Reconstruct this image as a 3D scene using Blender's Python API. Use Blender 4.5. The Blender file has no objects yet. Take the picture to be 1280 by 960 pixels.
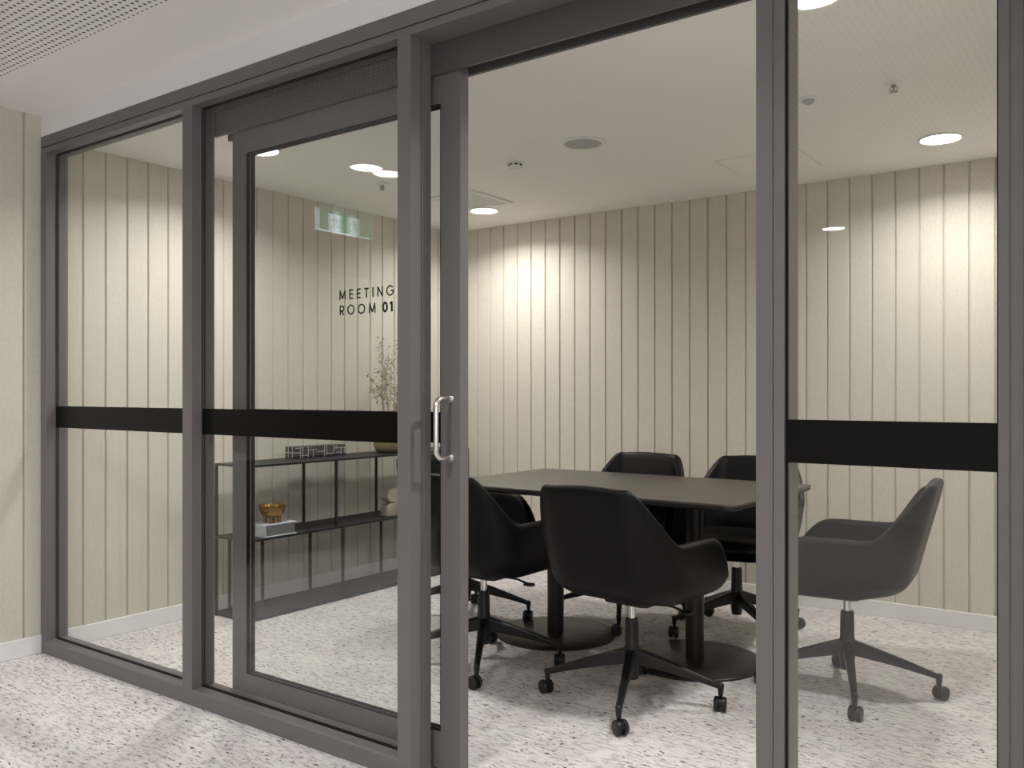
import bpy, bmesh, math, random
from mathutils import Vector, Matrix
random.seed(4)
PI = math.pi
scn = bpy.context.scene
col = scn.collection

# ------------------------------------------------------------------ materials
def nd(nt, t, loc=None, **kw):
    n = nt.nodes.new(t)
    for k, v in kw.items():
        setattr(n, k, v)
    return n

def mat(name, base, rough=0.5, metal=0.0, noise=0.0, nscale=40.0, bump=0.0, bscale=200.0, spec=0.5, stretch=(1, 1, 1), emit=None, estr=0.0, trans=0.0, ior=1.45, coat=0.0):
    m = bpy.data.materials.new(name); m.use_nodes = True
    nt = m.node_tree; b = nt.nodes['Principled BSDF']; L = nt.links
    b.inputs['Base Color'].default_value = (*base, 1)
    b.inputs['Roughness'].default_value = rough
    b.inputs['Metallic'].default_value = metal
    b.inputs['Specular IOR Level'].default_value = spec
    b.inputs['Transmission Weight'].default_value = trans
    b.inputs['IOR'].default_value = ior
    b.inputs['Coat Weight'].default_value = coat
    if emit:
        b.inputs['Emission Color'].default_value = (*emit, 1)
        b.inputs['Emission Strength'].default_value = estr
    tc = nd(nt, 'ShaderNodeTexCoord'); mp = nd(nt, 'ShaderNodeMapping')
    mp.inputs['Scale'].default_value = stretch
    L.new(tc.outputs['Object'], mp.inputs['Vector'])
    if noise > 0:
        n = nd(nt, 'ShaderNodeTexNoise'); n.inputs['Scale'].default_value = nscale; n.inputs['Detail'].default_value = 4
        L.new(mp.outputs['Vector'], n.inputs['Vector'])
        mx = nd(nt, 'ShaderNodeMix', data_type='RGBA')
        mx.inputs['A'].default_value = (*[c * (1 - noise) for c in base], 1)
        mx.inputs['B'].default_value = (*[min(1, c * (1 + noise)) for c in base], 1)
        L.new(n.outputs['Fac'], mx.inputs['Factor']); L.new(mx.outputs['Result'], b.inputs['Base Color'])
    if bump > 0:
        n2 = nd(nt, 'ShaderNodeTexNoise'); n2.inputs['Scale'].default_value = bscale; n2.inputs['Detail'].default_value = 3
        L.new(mp.outputs['Vector'], n2.inputs['Vector'])
        bp = nd(nt, 'ShaderNodeBump'); bp.inputs['Strength'].default_value = bump; bp.inputs['Distance'].default_value = 0.002
        L.new(n2.outputs['Fac'], bp.inputs['Height']); L.new(bp.outputs['Normal'], b.inputs['Normal'])
    return m

def glass_mat(name, tint=(0.97, 0.975, 0.97), f0=0.045):
    """clear architectural glass: Schlick mix of straight transmission and mirror reflection"""
    m = bpy.data.materials.new(name); m.use_nodes = True
    nt = m.node_tree; nt.nodes.clear(); L = nt.links
    out = nd(nt, 'ShaderNodeOutputMaterial'); mix = nd(nt, 'ShaderNodeMixShader')
    tr = nd(nt, 'ShaderNodeBsdfTransparent'); tr.inputs['Color'].default_value = (*tint, 1)
    gl = nd(nt, 'ShaderNodeBsdfGlossy'); gl.inputs['Roughness'].default_value = 0.0
    ge = nd(nt, 'ShaderNodeNewGeometry')
    dot = nd(nt, 'ShaderNodeVectorMath', operation='DOT_PRODUCT')
    L.new(ge.outputs['Normal'], dot.inputs[0]); L.new(ge.outputs['Incoming'], dot.inputs[1])
    ab = nd(nt, 'ShaderNodeMath', operation='ABSOLUTE'); L.new(dot.outputs['Value'], ab.inputs[0])
    om = nd(nt, 'ShaderNodeMath', operation='SUBTRACT'); om.inputs[0].default_value = 1; L.new(ab.outputs[0], om.inputs[1])
    pw = nd(nt, 'ShaderNodeMath', operation='POWER'); L.new(om.outputs[0], pw.inputs[0]); pw.inputs[1].default_value = 5
    ma = nd(nt, 'ShaderNodeMath', operation='MULTIPLY_ADD'); L.new(pw.outputs[0], ma.inputs[0]); ma.inputs[1].default_value = 1 - f0; ma.inputs[2].default_value = f0
    L.new(ma.outputs[0], mix.inputs['Fac']); L.new(tr.outputs[0], mix.inputs[1]); L.new(gl.outputs[0], mix.inputs[2])
    L.new(mix.outputs[0], out.inputs['Surface'])
    return m

def carpet_mat():
    m = bpy.data.materials.new('carpet'); m.use_nodes = True
    nt = m.node_tree; b = nt.nodes['Principled BSDF']; L = nt.links
    b.inputs['Roughness'].default_value = 0.95; b.inputs['Specular IOR Level'].default_value = 0.1
    tc = nd(nt, 'ShaderNodeTexCoord')
    def mapped(scale):
        mp = nd(nt, 'ShaderNodeMapping'); mp.inputs['Scale'].default_value = scale
        L.new(tc.outputs['Object'], mp.inputs['Vector']); return mp.outputs['Vector']
    def noise(v, s, d=2, r=0.5):
        n = nd(nt, 'ShaderNodeTexNoise'); n.inputs['Scale'].default_value = s; n.inputs['Detail'].default_value = d
        n.inputs['Roughness'].default_value = r
        L.new(v, n.inputs['Vector']); return n.outputs['Fac']
    def ramp(f, p0, p1, c0=(0, 0, 0), c1=(1, 1, 1)):
        r = nd(nt, 'ShaderNodeValToRGB'); e = r.color_ramp.elements
        e[0].position = p0; e[0].color = (*c0, 1); e[1].position = p1; e[1].color = (*c1, 1)
        L.new(f, r.inputs['Fac']); return r.outputs['Color']
    def mixc(f, a, bb, t='MIX'):
        x = nd(nt, 'ShaderNodeMix', data_type='RGBA', blend_type=t)
        for s, v in (('Factor', f), ('A', a), ('B', bb)):
            if isinstance(v, (tuple, float)): x.inputs[s].default_value = (*v, 1) if isinstance(v, tuple) else v
            else: L.new(v, x.inputs[s])
        return x.outputs['Result']
    # pale loop pile with soft grey / mauve clouds
    cloud = ramp(noise(mapped((3, 5, 5)), 1.4, 3), 0.36, 0.66)
    base = mixc(cloud, (0.74, 0.715, 0.69), (0.655, 0.61, 0.605))
    # grey streaks drawn out along the roll
    st = ramp(noise(mapped((20, 64, 40)), 1.0, 4, 0.65), 0.47, 0.66)
    base = mixc(mixc(1.0, st, (0.8, 0.8, 0.8), 'MULTIPLY'), base, (0.36, 0.335, 0.33))
    # dark flecks, clustered
    fl = ramp(noise(mapped((36, 92, 60)), 1.0, 3, 0.6), 0.585, 0.635)
    cl = ramp(noise(mapped((5, 17, 9)), 1.0, 3), 0.38, 0.54)
    fleck = mixc(1.0, fl, cl, 'MULTIPLY')
    base = mixc(fleck, base, (0.03, 0.026, 0.028))
    L.new(base, b.inputs['Base Color'])
    bp = nd(nt, 'ShaderNodeBump'); bp.inputs['Strength'].default_value = 0.6; bp.inputs['Distance'].default_value = 0.004
    L.new(noise(mapped((160, 220, 200)), 1.0, 2), bp.inputs['Height']); L.new(bp.outputs['Normal'], b.inputs['Normal'])
    return m

def perforated_mat():
    m = bpy.data.materials.new('perforated_plasterboard'); m.use_nodes = True
    nt = m.node_tree; b = nt.nodes['Principled BSDF']; L = nt.links
    b.inputs['Roughness'].default_value = 0.9
    tc = nd(nt, 'ShaderNodeTexCoord')
    sc = nd(nt, 'ShaderNodeVectorMath', operation='SCALE'); sc.inputs['Scale'].default_value = 1 / 0.0275
    L.new(tc.outputs['Object'], sc.inputs[0])
    fr = nd(nt, 'ShaderNodeVectorMath', operation='FRACTION'); L.new(sc.outputs[0], fr.inputs[0])
    sb = nd(nt, 'ShaderNodeVectorMath', operation='SUBTRACT'); sb.inputs[1].default_value = (0.5, 0.5, 0); L.new(fr.outputs[0], sb.inputs[0])
    mu = nd(nt, 'ShaderNodeVectorMath', operation='MULTIPLY'); mu.inputs[1].default_value = (1, 1, 0); L.new(sb.outputs[0], mu.inputs[0])
    ln = nd(nt, 'ShaderNodeVectorMath', operation='LENGTH'); L.new(mu.outputs[0], ln.inputs[0])
    r = nd(nt, 'ShaderNodeValToRGB'); e = r.color_ramp.elements
    e[0].position = 0.22; e[0].color = (0.10, 0.09, 0.09, 1); e[1].position = 0.25; e[1].color = (0.86, 0.84, 0.82, 1)
    L.new(ln.outputs['Value'], r.inputs['Fac']); L.new(r.outputs['Color'], b.inputs['Base Color'])
    return m

M = {}
M['carpet'] = carpet_mat()
M['felt'] = mat('felt_panel', (0.62, 0.588, 0.51), 0.95, noise=0.10, nscale=90, bump=0.25, bscale=500, spec=0.15, stretch=(1, 1, 0.45))
M['paint'] = mat('ceiling_paint', (0.87, 0.85, 0.825), 0.9, noise=0.012, nscale=8, spec=0.2)
M['wall_paint'] = mat('wall_paint', (0.80, 0.785, 0.77), 0.9, noise=0.015, nscale=8, spec=0.2)
M['skirting'] = mat('skirting_paint', (0.80, 0.79, 0.78), 0.45, noise=0.012, nscale=12)
M['perf'] = perforated_mat()
M['frame'] = mat('powder_coated_aluminium', (0.150, 0.138, 0.137), 0.42, noise=0.05, nscale=300, bump=0.06, bscale=900, spec=0.5)
M['pelmet'] = mat('pelmet_aluminium', (0.085, 0.080, 0.080), 0.45, noise=0.05, nscale=300, spec=0.5)
M['gasket'] = mat('rubber_gasket', (0.006, 0.006, 0.006), 0.7, noise=0.1, nscale=100, spec=0.2)
M['glass'] = glass_mat('clear_glass')
M['band'] = mat('black_vinyl', (0.003, 0.003, 0.003), 0.3, noise=0.1, nscale=50, spec=0.2)
M['vinyl_text'] = mat('black_vinyl_letters', (0.008, 0.008, 0.008), 0.5, noise=0.1, nscale=50, spec=0.3)
M['steel'] = mat('satin_stainless', (0.72, 0.68, 0.66), 0.24, 1.0, noise=0.04, nscale=400, stretch=(1, 1, 0.05))
M['dull_steel'] = mat('dull_steel', (0.30, 0.29, 0.28), 0.35, 1.0, noise=0.04, nscale=100)
M['chrome'] = mat('chrome', (0.78, 0.77, 0.75), 0.12, 1.0, noise=0.02, nscale=100)
M['leather'] = mat('black_leather', (0.0042, 0.0042, 0.0047), 0.44, noise=0.10, nscale=60, bump=0.05, bscale=700, spec=0.22)
M['plastic'] = mat('black_plastic', (0.008, 0.008, 0.0085), 0.38, noise=0.08, nscale=80, bump=0.06, bscale=600)
M['table_top'] = mat('table_laminate', (0.062, 0.052, 0.042), 0.34, noise=0.10, nscale=30, bump=0.03, bscale=500, spec=0.6)
M['table_edge'] = mat('table_edge', (0.012, 0.011, 0.011), 0.5, noise=0.05, nscale=80)
M['table_metal'] = mat('table_metal', (0.012, 0.011, 0.011), 0.38, noise=0.08, nscale=120, bump=0.03, bscale=700)
M['disc'] = mat('table_base_steel', (0.030, 0.027, 0.022), 0.36, noise=0.08, nscale=60)
M['shelf'] = mat('black_shelf_steel', (0.016, 0.015, 0.014), 0.45, noise=0.08, nscale=100)
M['white_plastic'] = mat('white_plastic', (0.78, 0.77, 0.75), 0.4, noise=0.01, nscale=40)
M['grille_grey'] = mat('speaker_mesh', (0.42, 0.42, 0.41), 0.7, noise=0.05, nscale=800)
M['vent_dark'] = mat('vent_shadow', (0.30, 0.285, 0.275), 0.6, noise=0.04, nscale=100)
M['lamp'] = mat('lamp_diffuser', (0.9, 0.88, 0.85), 0.5, noise=0.01, nscale=20, emit=(1.0, 0.965, 0.91), estr=14.0)
M['book_cover'] = mat('white_book_cover', (0.66, 0.71, 0.75), 0.5, noise=0.02, nscale=30)
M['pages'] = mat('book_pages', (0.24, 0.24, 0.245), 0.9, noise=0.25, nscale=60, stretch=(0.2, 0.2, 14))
M['brass'] = mat('aged_brass', (0.34, 0.20, 0.07), 0.27, 0.95, noise=0.35, nscale=30, bump=0.1, bscale=80)
M['box_dark'] = mat('dark_box', (0.025, 0.020, 0.022), 0.5, noise=0.15, nscale=60)
M['box_white'] = mat('white_inlay', (0.62, 0.60, 0.58), 0.5, noise=0.03, nscale=60)
M['stone'] = mat('beige_stone', (0.56, 0.49, 0.38), 0.85, noise=0.12, nscale=40, bump=0.2, bscale=120)
M['olive_glass'] = mat('olive_glaze', (0.17, 0.15, 0.05), 0.18, noise=0.15, nscale=20, coat=0.5)
M['grass'] = mat('dried_grass', (0.27, 0.25, 0.13), 0.9, noise=0.35, nscale=60)
M['exit_green'] = mat('exit_green', (0.03, 0.22, 0.12), 0.3, noise=0.03, nscale=20, emit=(0.06, 0.42, 0.24), estr=1.1)
M['exit_white'] = mat('exit_white', (0.8, 0.85, 0.85), 0.3, noise=0.01, nscale=20, emit=(0.75, 0.92, 1.0), estr=3.0)
M['exit_mark'] = mat('exit_mark', (0.01, 0.05, 0.05), 0.4, noise=0.05, nscale=20)
M['dark_fabric'] = mat('charcoal_upholstery', (0.018, 0.018, 0.018), 0.9, noise=0.2, nscale=200, bump=0.2, bscale=400)
M['black_wood'] = mat('black_stained_wood', (0.015, 0.013, 0.012), 0.5, noise=0.3, nscale=20, stretch=(1, 1, 0.1))

# ------------------------------------------------------------------ mesh helpers
class MB:
    def __init__(self):
        self.v, self.f = [], []
    def add(self, vs, fs):
        o = len(self.v); self.v += [tuple(p) for p in vs]; self.f += [tuple(i + o for i in q) for q in fs]; return self
    def box(self, x0, x1, y0, y1, z0, z1):
        return self.add([(x0, y0, z0), (x1, y0, z0), (x1, y1, z0), (x0, y1, z0), (x0, y0, z1), (x1, y0, z1), (x1, y1, z1), (x0, y1, z1)],
                        [(3, 2, 1, 0), (4, 5, 6, 7), (0, 1, 5, 4), (1, 2, 6, 5), (2, 3, 7, 6), (3, 0, 4, 7)])
    def prism(self, poly, lo, hi, axis='z'):
        """closed extrusion of a polygon; poly in (x,y) for z, (y,z) for x, (x,z) for y"""
        def P(a, b, c):
            return {'z': (a, b, c), 'x': (c, a, b), 'y': (a, c, b)}[axis]
        n = len(poly)
        vs = [P(a, b, lo) for a, b in poly] + [P(a, b, hi) for a, b in poly]
        return self.add(vs, [tuple(range(n))[::-1], tuple(range(n, 2 * n))] + [(i, (i + 1) % n, n + (i + 1) % n, n + i) for i in range(n)])
    def lathe(self, prof, c=(0, 0, 0), n=32, ax='z'):
        """prof: list of (r, h) from one pole/end to the other"""
        rings = []; vs = []; fs = []
        def P(r, h, a):
            p = (r * math.cos(a), r * math.sin(a), h)
            if ax == 'x': p = (h, p[0], p[1])
            if ax == 'y': p = (p[0], h, p[1])
            return (p[0] + c[0], p[1] + c[1], p[2] + c[2])
        for r, h in prof:
            if r < 1e-6:
                rings.append([len(vs)]); vs.append(P(0, h, 0))
            else:
                rings.append(list(range(len(vs), len(vs) + n))); vs += [P(r, h, 2 * PI * i / n) for i in range(n)]
        for A, B in zip(rings, rings[1:]):
            for i in range(n):
                j = (i + 1) % n
                if len(A) == 1 and len(B) == 1: continue
                if len(A) == 1: fs.append((A[0], B[j], B[i]))
                elif len(B) == 1: fs.append((A[i], A[j], B[0]))
                else: fs.append((A[i], A[j], B[j], B[i]))
        if len(rings[0]) > 1: fs.append(tuple(rings[0][::-1]))
        if len(rings[-1]) > 1: fs.append(tuple(rings[-1]))
        return self.add(vs, fs)
    def tube(self, pts, r, n=10, rad=None):
        pts = [Vector(p) for p in pts]; vs = []; fs = []
        up = None
        for i, p in enumerate(pts):
            t = (pts[min(i + 1, len(pts) - 1)] - pts[max(i - 1, 0)]).normalized()
            if up is None:
                up = t.orthogonal().normalized()
            up = (up - t * up.dot(t)).normalized(); s = t.cross(up)
            rr = rad[i] if rad else r
            vs += [p + (up * math.cos(2 * PI * k / n) + s * math.sin(2 * PI * k / n)) * rr for k in range(n)]
        for i in range(len(pts) - 1):
            for k in range(n):
                a = i * n + k; b = i * n + (k + 1) % n
                fs.append((a, b, b + n, a + n))
        fs.append(tuple(range(n))[::-1]); fs.append(tuple(range((len(pts) - 1) * n, len(pts) * n)))
        return self.add(vs, fs)
    def build(self, name, m, parent=None, org=(0, 0, 0), bevel=0, smooth=None, local=False, sub=0, seg=2):
        """verts are world coordinates unless local; org becomes the object's origin"""
        me = bpy.data.meshes.new(name)
        ox, oy, oz = org
        me.from_pydata([(x - ox, y - oy, z - oz) for x, y, z in self.v], [], self.f)
        me.materials.append(m)
        bm = bmesh.new(); bm.from_mesh(me); bmesh.ops.recalc_face_normals(bm, faces=bm.faces); bm.to_mesh(me); bm.free()
        if smooth is not None:
            me.shade_smooth()
            if smooth < 179: me.set_sharp_from_angle(angle=math.radians(smooth))
        o = bpy.data.objects.new(name, me); col.objects.link(o)
        o.location = org
        if parent is not None:
            o.parent = parent
            if not local:
                o.location = Vector(org) - WLOC[parent.name]
        WLOC[o.name] = Vector(org)
        if bevel:
            b = o.modifiers.new('bevel', 'BEVEL'); b.width = bevel; b.segments = seg; b.limit_method = 'ANGLE'; b.angle_limit = math.radians(40)
            if smooth is None:
                me.shade_smooth(); me.set_sharp_from_angle(angle=math.radians(30))
        if sub:
            s = o.modifiers.new('subdivision', 'SUBSURF'); s.levels = sub; s.render_levels = sub
        return o
WLOC = {}

def tag(o, label=None, cat=None, group=None, kind=None):
    if label: o['label'] = label
    if cat: o['category'] = cat
    if group: o['group'] = group
    if kind: o['kind'] = kind
    return o

def thing(name, label, cat, loc, group=None, kind=None, rz=0):
    o = bpy.data.objects.new(name, None); col.objects.link(o)
    o.location = loc; o.rotation_euler = (0, 0, rz); o.empty_display_size = 0.1
    WLOC[o.name] = Vector(loc)
    return tag(o, label, cat, group, kind)

def rrect(x0, x1, y0, y1, r, n=6):
    pts = []
    for cx, cy, a0 in ((x1 - r, y1 - r, 0), (x0 + r, y1 - r, 90), (x0 + r, y0 + r, 180), (x1 - r, y0 + r, 270)):
        for k in range(n + 1):
            a = math.radians(a0 + 90 * k / n); pts.append((cx + r * math.cos(a), cy + r * math.sin(a)))
    return pts

# ------------------------------------------------------------------ dimensions
XL, XR = -4.154, -0.150          # meeting room side walls
YF, YB = 2.0, 2.10               # partition frame, front and back
YW = 4.98                        # far wall face
ZC, ZK = 2.38, 2.48              # ceilings: room, corridor
GY = 2.050                       # glass plane of the left panes
GR_ = 2.0155                     # the right pane is glazed nearer the corridor face
HEAD = 2.302

# ------------------------------------------------------------------ setting: shell
tag(MB().box(-7.2, 3.4, -4.6, 5.2, -0.08, 0.0).build('floor', M['carpet']), 'pale carpet with dark flecks running through room and corridor', 'floor', kind='structure')
tag(MB().box(XL - 0.1, XR + 0.1, YB + 0.0, YW + 0.1, ZC, ZC + 0.06).build('ceiling', M['paint']), 'flat white ceiling over the meeting room', 'ceiling', kind='structure')
tag(MB().box(-7.2, 3.4, 1.655, YB - 0.002, ZK, ZK + 0.06).build('ceiling', M['paint']), 'plain white ceiling margin in the corridor beside the glazed partition', 'ceiling', kind='structure')
o = MB().box(-7.2, 3.4, -4.6, 1.655, ZK, ZK + 0.06).build('ceiling', M['perf'], org=(0, 1.641, ZK))
tag(o, 'perforated acoustic ceiling with rows of small dark holes above the corridor', 'ceiling', kind='structure')
tag(MB().box(XL, XR, YF + 0.001, YB, 2.382, ZK).build('wall_front', M['wall_paint']), 'white plaster bulkhead above the dark partition head', 'wall', kind='structure')

def grooved(name, axis, pos, a0, a1, z0, z1, first, pitch, back, label, sgn):
    """felt panelling with V grooves; axis 'y' = wall running along y at x=pos, 'x' = wall along x at y=pos; sgn: direction of the room"""
    gw, gd = 0.0115, 0.012
    g = first
    while g - pitch > a0: g -= pitch
    prof = [(a0, 0)]
    while g < a1 - gw:
        if g > a0 + gw: prof += [(g - gw / 2, 0), (g - 0.0015, -gd), (g + 0.0015, -gd), (g + gw / 2, 0)]
        g += pitch
    prof.append((a1, 0))
    poly = [((pos + sgn * d, a) if axis == 'y' else (a, pos + sgn * d)) for a, d in prof]
    bk = pos - sgn * back
    poly += [(bk, a1), (bk, a0)] if axis == 'y' else [(a1, bk), (a0, bk)]
    mb = MB(); n = len(poly)
    vs = [(x, y, z0) for x, y in poly] + [(x, y, z1) for x, y in poly]
    fs = [(i, (i + 1) % n, n + (i + 1) % n, n + i) for i in range(n)]
    mb.add(vs, fs)
    return tag(mb.build(name, M['felt']), label, 'wall', kind='structure')

grooved('wall_left', 'y', XL, 2.055, YW, 0.0, ZC, 2.201, 0.1130, 0.05, 'beige grooved felt panelling on the left wall of the meeting room', 1)
grooved('wall_left', 'y', XL, 1.05, YF + 0.05, 0.0, ZK, 1.927, 0.1130, 0.05, 'beige grooved felt wall end in the corridor, left of the partition', 1)
grooved('wall_back', 'x', YW, XL - 0.05, XR + 0.05, 0.0, ZC, -3.817, 0.1180, 0.05, 'beige grooved felt panelling on the far wall behind the table', -1)
grooved('wall_right', 'y', XR, 1.9, YW, 0.0, ZC, 2.2, 0.113, 0.05, 'beige grooved felt panelling on the right wall, out of view', -1)

def skirting(name, pts, label):
    """pts: polyline x0,x1,y0,y1 box footprint"""
    x0, x1, y0, y1 = pts
    return tag(MB().box(x0, x1, y0, y1, 0, 0.083).build(name, M['skirting'], bevel=0.003), label, 'skirting board', kind='structure')
skirting('baseboard_left', (XL, XL + 0.014, YB, YW), 'white skirting board along the left wall inside the room')
skirting('baseboard_left', (XL, XL + 0.014, 1.05, YF), 'white skirting board on the corridor wall left of the partition')
skirting('baseboard_back', (XL + 0.014, XR, YW - 0.014, YW), 'white skirting board along the far wall')
skirting('baseboard_right', (XR - 0.014, XR, YB, YW - 0.014), 'white skirting board along the right wall, out of view')

# corridor walls behind the viewpoint (seen only as reflections in the glass)
tag(MB().box(-7.2, -7.1, -4.6, 2.05, 0, ZK).build('wall_corridor_left', M['felt']), 'plain wall at the far left end of the corridor', 'wall', kind='structure')
tag(MB().box(-7.2, XL - 0.05, 2.0, 2.1, 0, ZK).build('wall_corridor_end', M['felt']), 'plain corridor wall beyond the meeting room', 'wall', kind='structure')
mb = MB(); mb.box(-7.2, 0.3, -4.7, -4.6, 0, ZK); mb.box(3.2, 3.4, -4.7, -4.6, 0, ZK); mb.box(0.3, 3.2, -4.7, -4.6, 0, 0.3); mb.box(0.3, 3.2, -4.7, -4.6, 2.40, ZK)  # gap left for an invented window that brightens the corridor
tag(mb.build('wall_corridor', M['wall_paint']), 'pale corridor wall facing the meeting room, with an opening added behind the viewer to let daylight in', 'wall', kind='structure')
mb = MB(); mb.box(3.4, 3.5, -4.7, -4.0, 0, ZK); mb.box(3.4, 3.5, 1.4, 2.1, 0, ZK); mb.box(3.4, 3.5, -4.0, 1.4, 0, 0.3); mb.box(3.4, 3.5, -4.0, 1.4, 2.40, ZK)  # gap for a second invented window, out of view and out of the reflections
tag(mb.build('wall_corridor_right', M['wall_paint']), 'pale wall at the right end of the corridor, with an opening added to let daylight in', 'wall', kind='structure')
def added_window(name, x0, x1, y0, y1, label, rot):  # unseen windows, added so sky light softly fills corridor and room
    r = thing(name, label, 'window', ((x0 + x1) / 2, (y0 + y1) / 2, 0.3), kind='structure')
    MB().box(x0, x1, y0, y1, 0.3, 2.40).build('glass', M['glass'], r)
    mb = MB(); fw = 0.05
    lx = x1 - x0 > y1 - y0
    L0, L1 = (x0, x1) if lx else (y0, y1)
    cuts = [L0 + (L1 - L0) * k / 3 for k in range(4)]
    for c_ in cuts:
        a, b = max(L0, c_ - fw / 2), min(L1, c_ + fw / 2)
        mb.box(*((a, b, y0 - 0.02, y1 + 0.02) if lx else (x0 - 0.02, x1 + 0.02, a, b)), 0.3, 2.40)
    for z0, z1 in ((0.3, 0.35), (2.35, 2.40)):
        mb.box(*((x0, x1, y0 - 0.018, y1 + 0.018) if lx else (x0 - 0.018, x1 + 0.018, y0, y1)), z0, z1)
    mb.build('frame', M['frame'], r)
    pl = bpy.data.lights.new('added_window_portal', 'AREA'); pl.shape = 'RECTANGLE'; pl.size = L1 - L0; pl.size_y = 2.1; pl.cycles.is_portal = True
    po = bpy.data.objects.new('portal', pl); col.objects.link(po); po.parent = r; po.location = (0, 0, 1.05); po.rotation_euler = rot
added_window('added_window_rear', 0.3, 3.2, -4.66, -4.65, 'unseen window added behind the viewer to bring soft daylight into the corridor', (PI / 2, 0, 0))
added_window('added_window_right', 3.445, 3.455, -4.0, 1.4, 'unseen window added at the right end of the corridor for soft daylight', (PI / 2, 0, PI / 2))
tag(MB().box(XR + 0.05, 3.4, 2.0, 2.1, 0, ZK).build('wall_front', M['wall_paint']), 'pale corridor wall right of the partition, out of view', 'wall', kind='structure')
skirting('baseboard_corridor', (-7.1, -7.086, -4.6, 2.0), 'white skirting board at the far left end of the corridor')
skirting('baseboard_corridor', (-7.1, 3.4, -4.6, -4.586), 'white skirting board along the corridor wall facing the room')

# ------------------------------------------------------------------ glazed partition
FR = M['frame']
def trim(name, mb, label, bevel=0.0012):
    return tag(mb.build(name, FR, bevel=bevel), label, 'partition frame', kind='structure')
# head: cover bar, shadow groove, glazing member
mb = MB(); mb.box(XL + 0.004, XR, YF, YB, 2.332, 2.3815); mb.box(XL + 0.004, XR, YF + 0.006, YB, 2.327, 2.332); mb.box(XL + 0.004, XR, YF, YB, HEAD, 2.3275)
trim('trim_1', mb, 'dark grey aluminium head rail running along the top of the partition')
mb = MB()
for x0, x1 in ((XL + 0.004, -1.897), (-0.683, XR)):
    mb.prism([(YF, 0), (YF, 0.056), (YF + 0.004, 0.061), (GY - 0.006, 0.064), (GY - 0.006, 0.056), (GY + 0.006, 0.056), (GY + 0.006, 0.064), (YB, 0.064), (YB, 0)], x0, x1, 'x')
    if x0 < -3:
        trim('trim_2', mb, 'dark grey sill rail on the carpet under the two left panes'); mb = MB()
trim('trim_3', mb, 'dark grey sill rail under the right-hand pane')
def post(name, x0, x1, label, seams=(), step=0, z0=0.0, gr=GY, gl=GY):
    mb = MB()
    e = 0.0012
    xs = [x0] + list(seams) + [x1]
    poly = [(x0, YF)]
    for s in seams: poly += [(s - e, YF), (s - e, YF + 0.003), (s + e, YF + 0.003), (s + e, YF)]
    poly += [(x1, YF)]
    # rebates for the glass on both sides
    poly += [(x1, gr - 0.006), (x1 - 0.006, gr - 0.006), (x1 - 0.006, gr + 0.006), (x1 - step, gr + 0.006), (x1 - step, YB), (x0, YB), (x0, gl + 0.006), (x0 + 0.006, gl + 0.006), (x0 + 0.006, gl - 0.006), (x0, gl - 0.006)]
    mb.prism(poly, z0, HEAD + 0.0005, 'z')
    return trim(name, mb, label, bevel=0.0)
post('trim_4', XL + 0.004, -4.100, 'dark grey end post of the partition against the left wall', z0=0.0565)
post('trim_5', -3.036, -2.974, 'dark grey mullion between the two left panes', z0=0.0565)
post('trim_6', -1.897, -1.843, 'dark grey jamb post where the sliding door meets the opening', step=0.004)
post('trim_7', -0.749, -0.683, 'dark grey post on the right side of the open doorway', seams=(-0.7085,), gr=GR_)
post('trim_8', -0.249, XR, 'dark grey end post at the right edge of the partition', seams=(-0.228, -0.204), z0=0.0565, gl=GR_)

def pane(name, x0, x1, label, band_label, GY=GY):
    """fixed glass with rubber gaskets and a black manifestation band"""
    r = thing(name, label, 'glass pane', ((x0 + x1) / 2, GY, 0.06), kind='structure')
    MB().box(x0 - 0.005, x1 + 0.005, GY - 0.005, GY + 0.005, 0.058, HEAD - 0.001).build('glass', M['glass'], r)
    mb = MB(); w = 0.0035
    for ya, yb in ((GY - 0.0062, GY - 0.0052), (GY + 0.0052, GY + 0.0062)):
        mb.box(x0, x0 + w, ya, yb, 0.064, HEAD); mb.box(x1 - w, x1, ya, yb, 0.064, HEAD)
        mb.box(x0 + w, x1 - w, ya, yb, 0.0635, 0.064 + w); mb.box(x0 + w, x1 - w, ya, yb, HEAD - w, HEAD - 0.0002)
    tag(mb.build('gasket', M['gasket'], r), 'black rubber glazing gasket')
    tag(MB().box(x0 + 0.0005, x1 - 0.0005, GY - 0.0058, GY - 0.0051, 1.0395, 1.1385).build('safety_band', M['band'], r), band_label)
    tag(MB().box(x0 + 0.0005, x1 - 0.0005, GY + 0.0051, GY + 0.0058, 1.0395, 1.1385).build('safety_band', M['band'], r), band_label)
    return r
pane('window_1', -4.100, -3.036, 'leftmost fixed glass pane with a black safety band', 'black safety band across the leftmost pane')
pane('window_2', -2.974, -1.897, 'fixed glass pane in front of the slid-back door, beneath the meeting room lettering', 'black safety band across the second pane')
pane('window_3', -0.683, -0.249, 'fixed glass pane right of the doorway', 'black safety band across the right-hand pane', GR_)

# pelmet that hides the sliding track
r = thing('trim_9', 'dark grey pelmet hiding the sliding door track behind the head rail', 'door track pelmet', (-1.82, 2.14, 2.205), kind='structure')
px0, px1 = -2.982, -0.700
MB().box(px0, px1, 2.101, 2.114, 2.205, ZC - 0.001).build('fascia', M['pelmet'], r, bevel=0.001)
mb = MB(); mb.box(px0, px1, 2.168, 2.180, 2.205, ZC - 0.001); mb.box(px0, px1, 2.114, 2.168, 2.262, 2.275)
mb.build('track', M['pelmet'], r)

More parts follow.
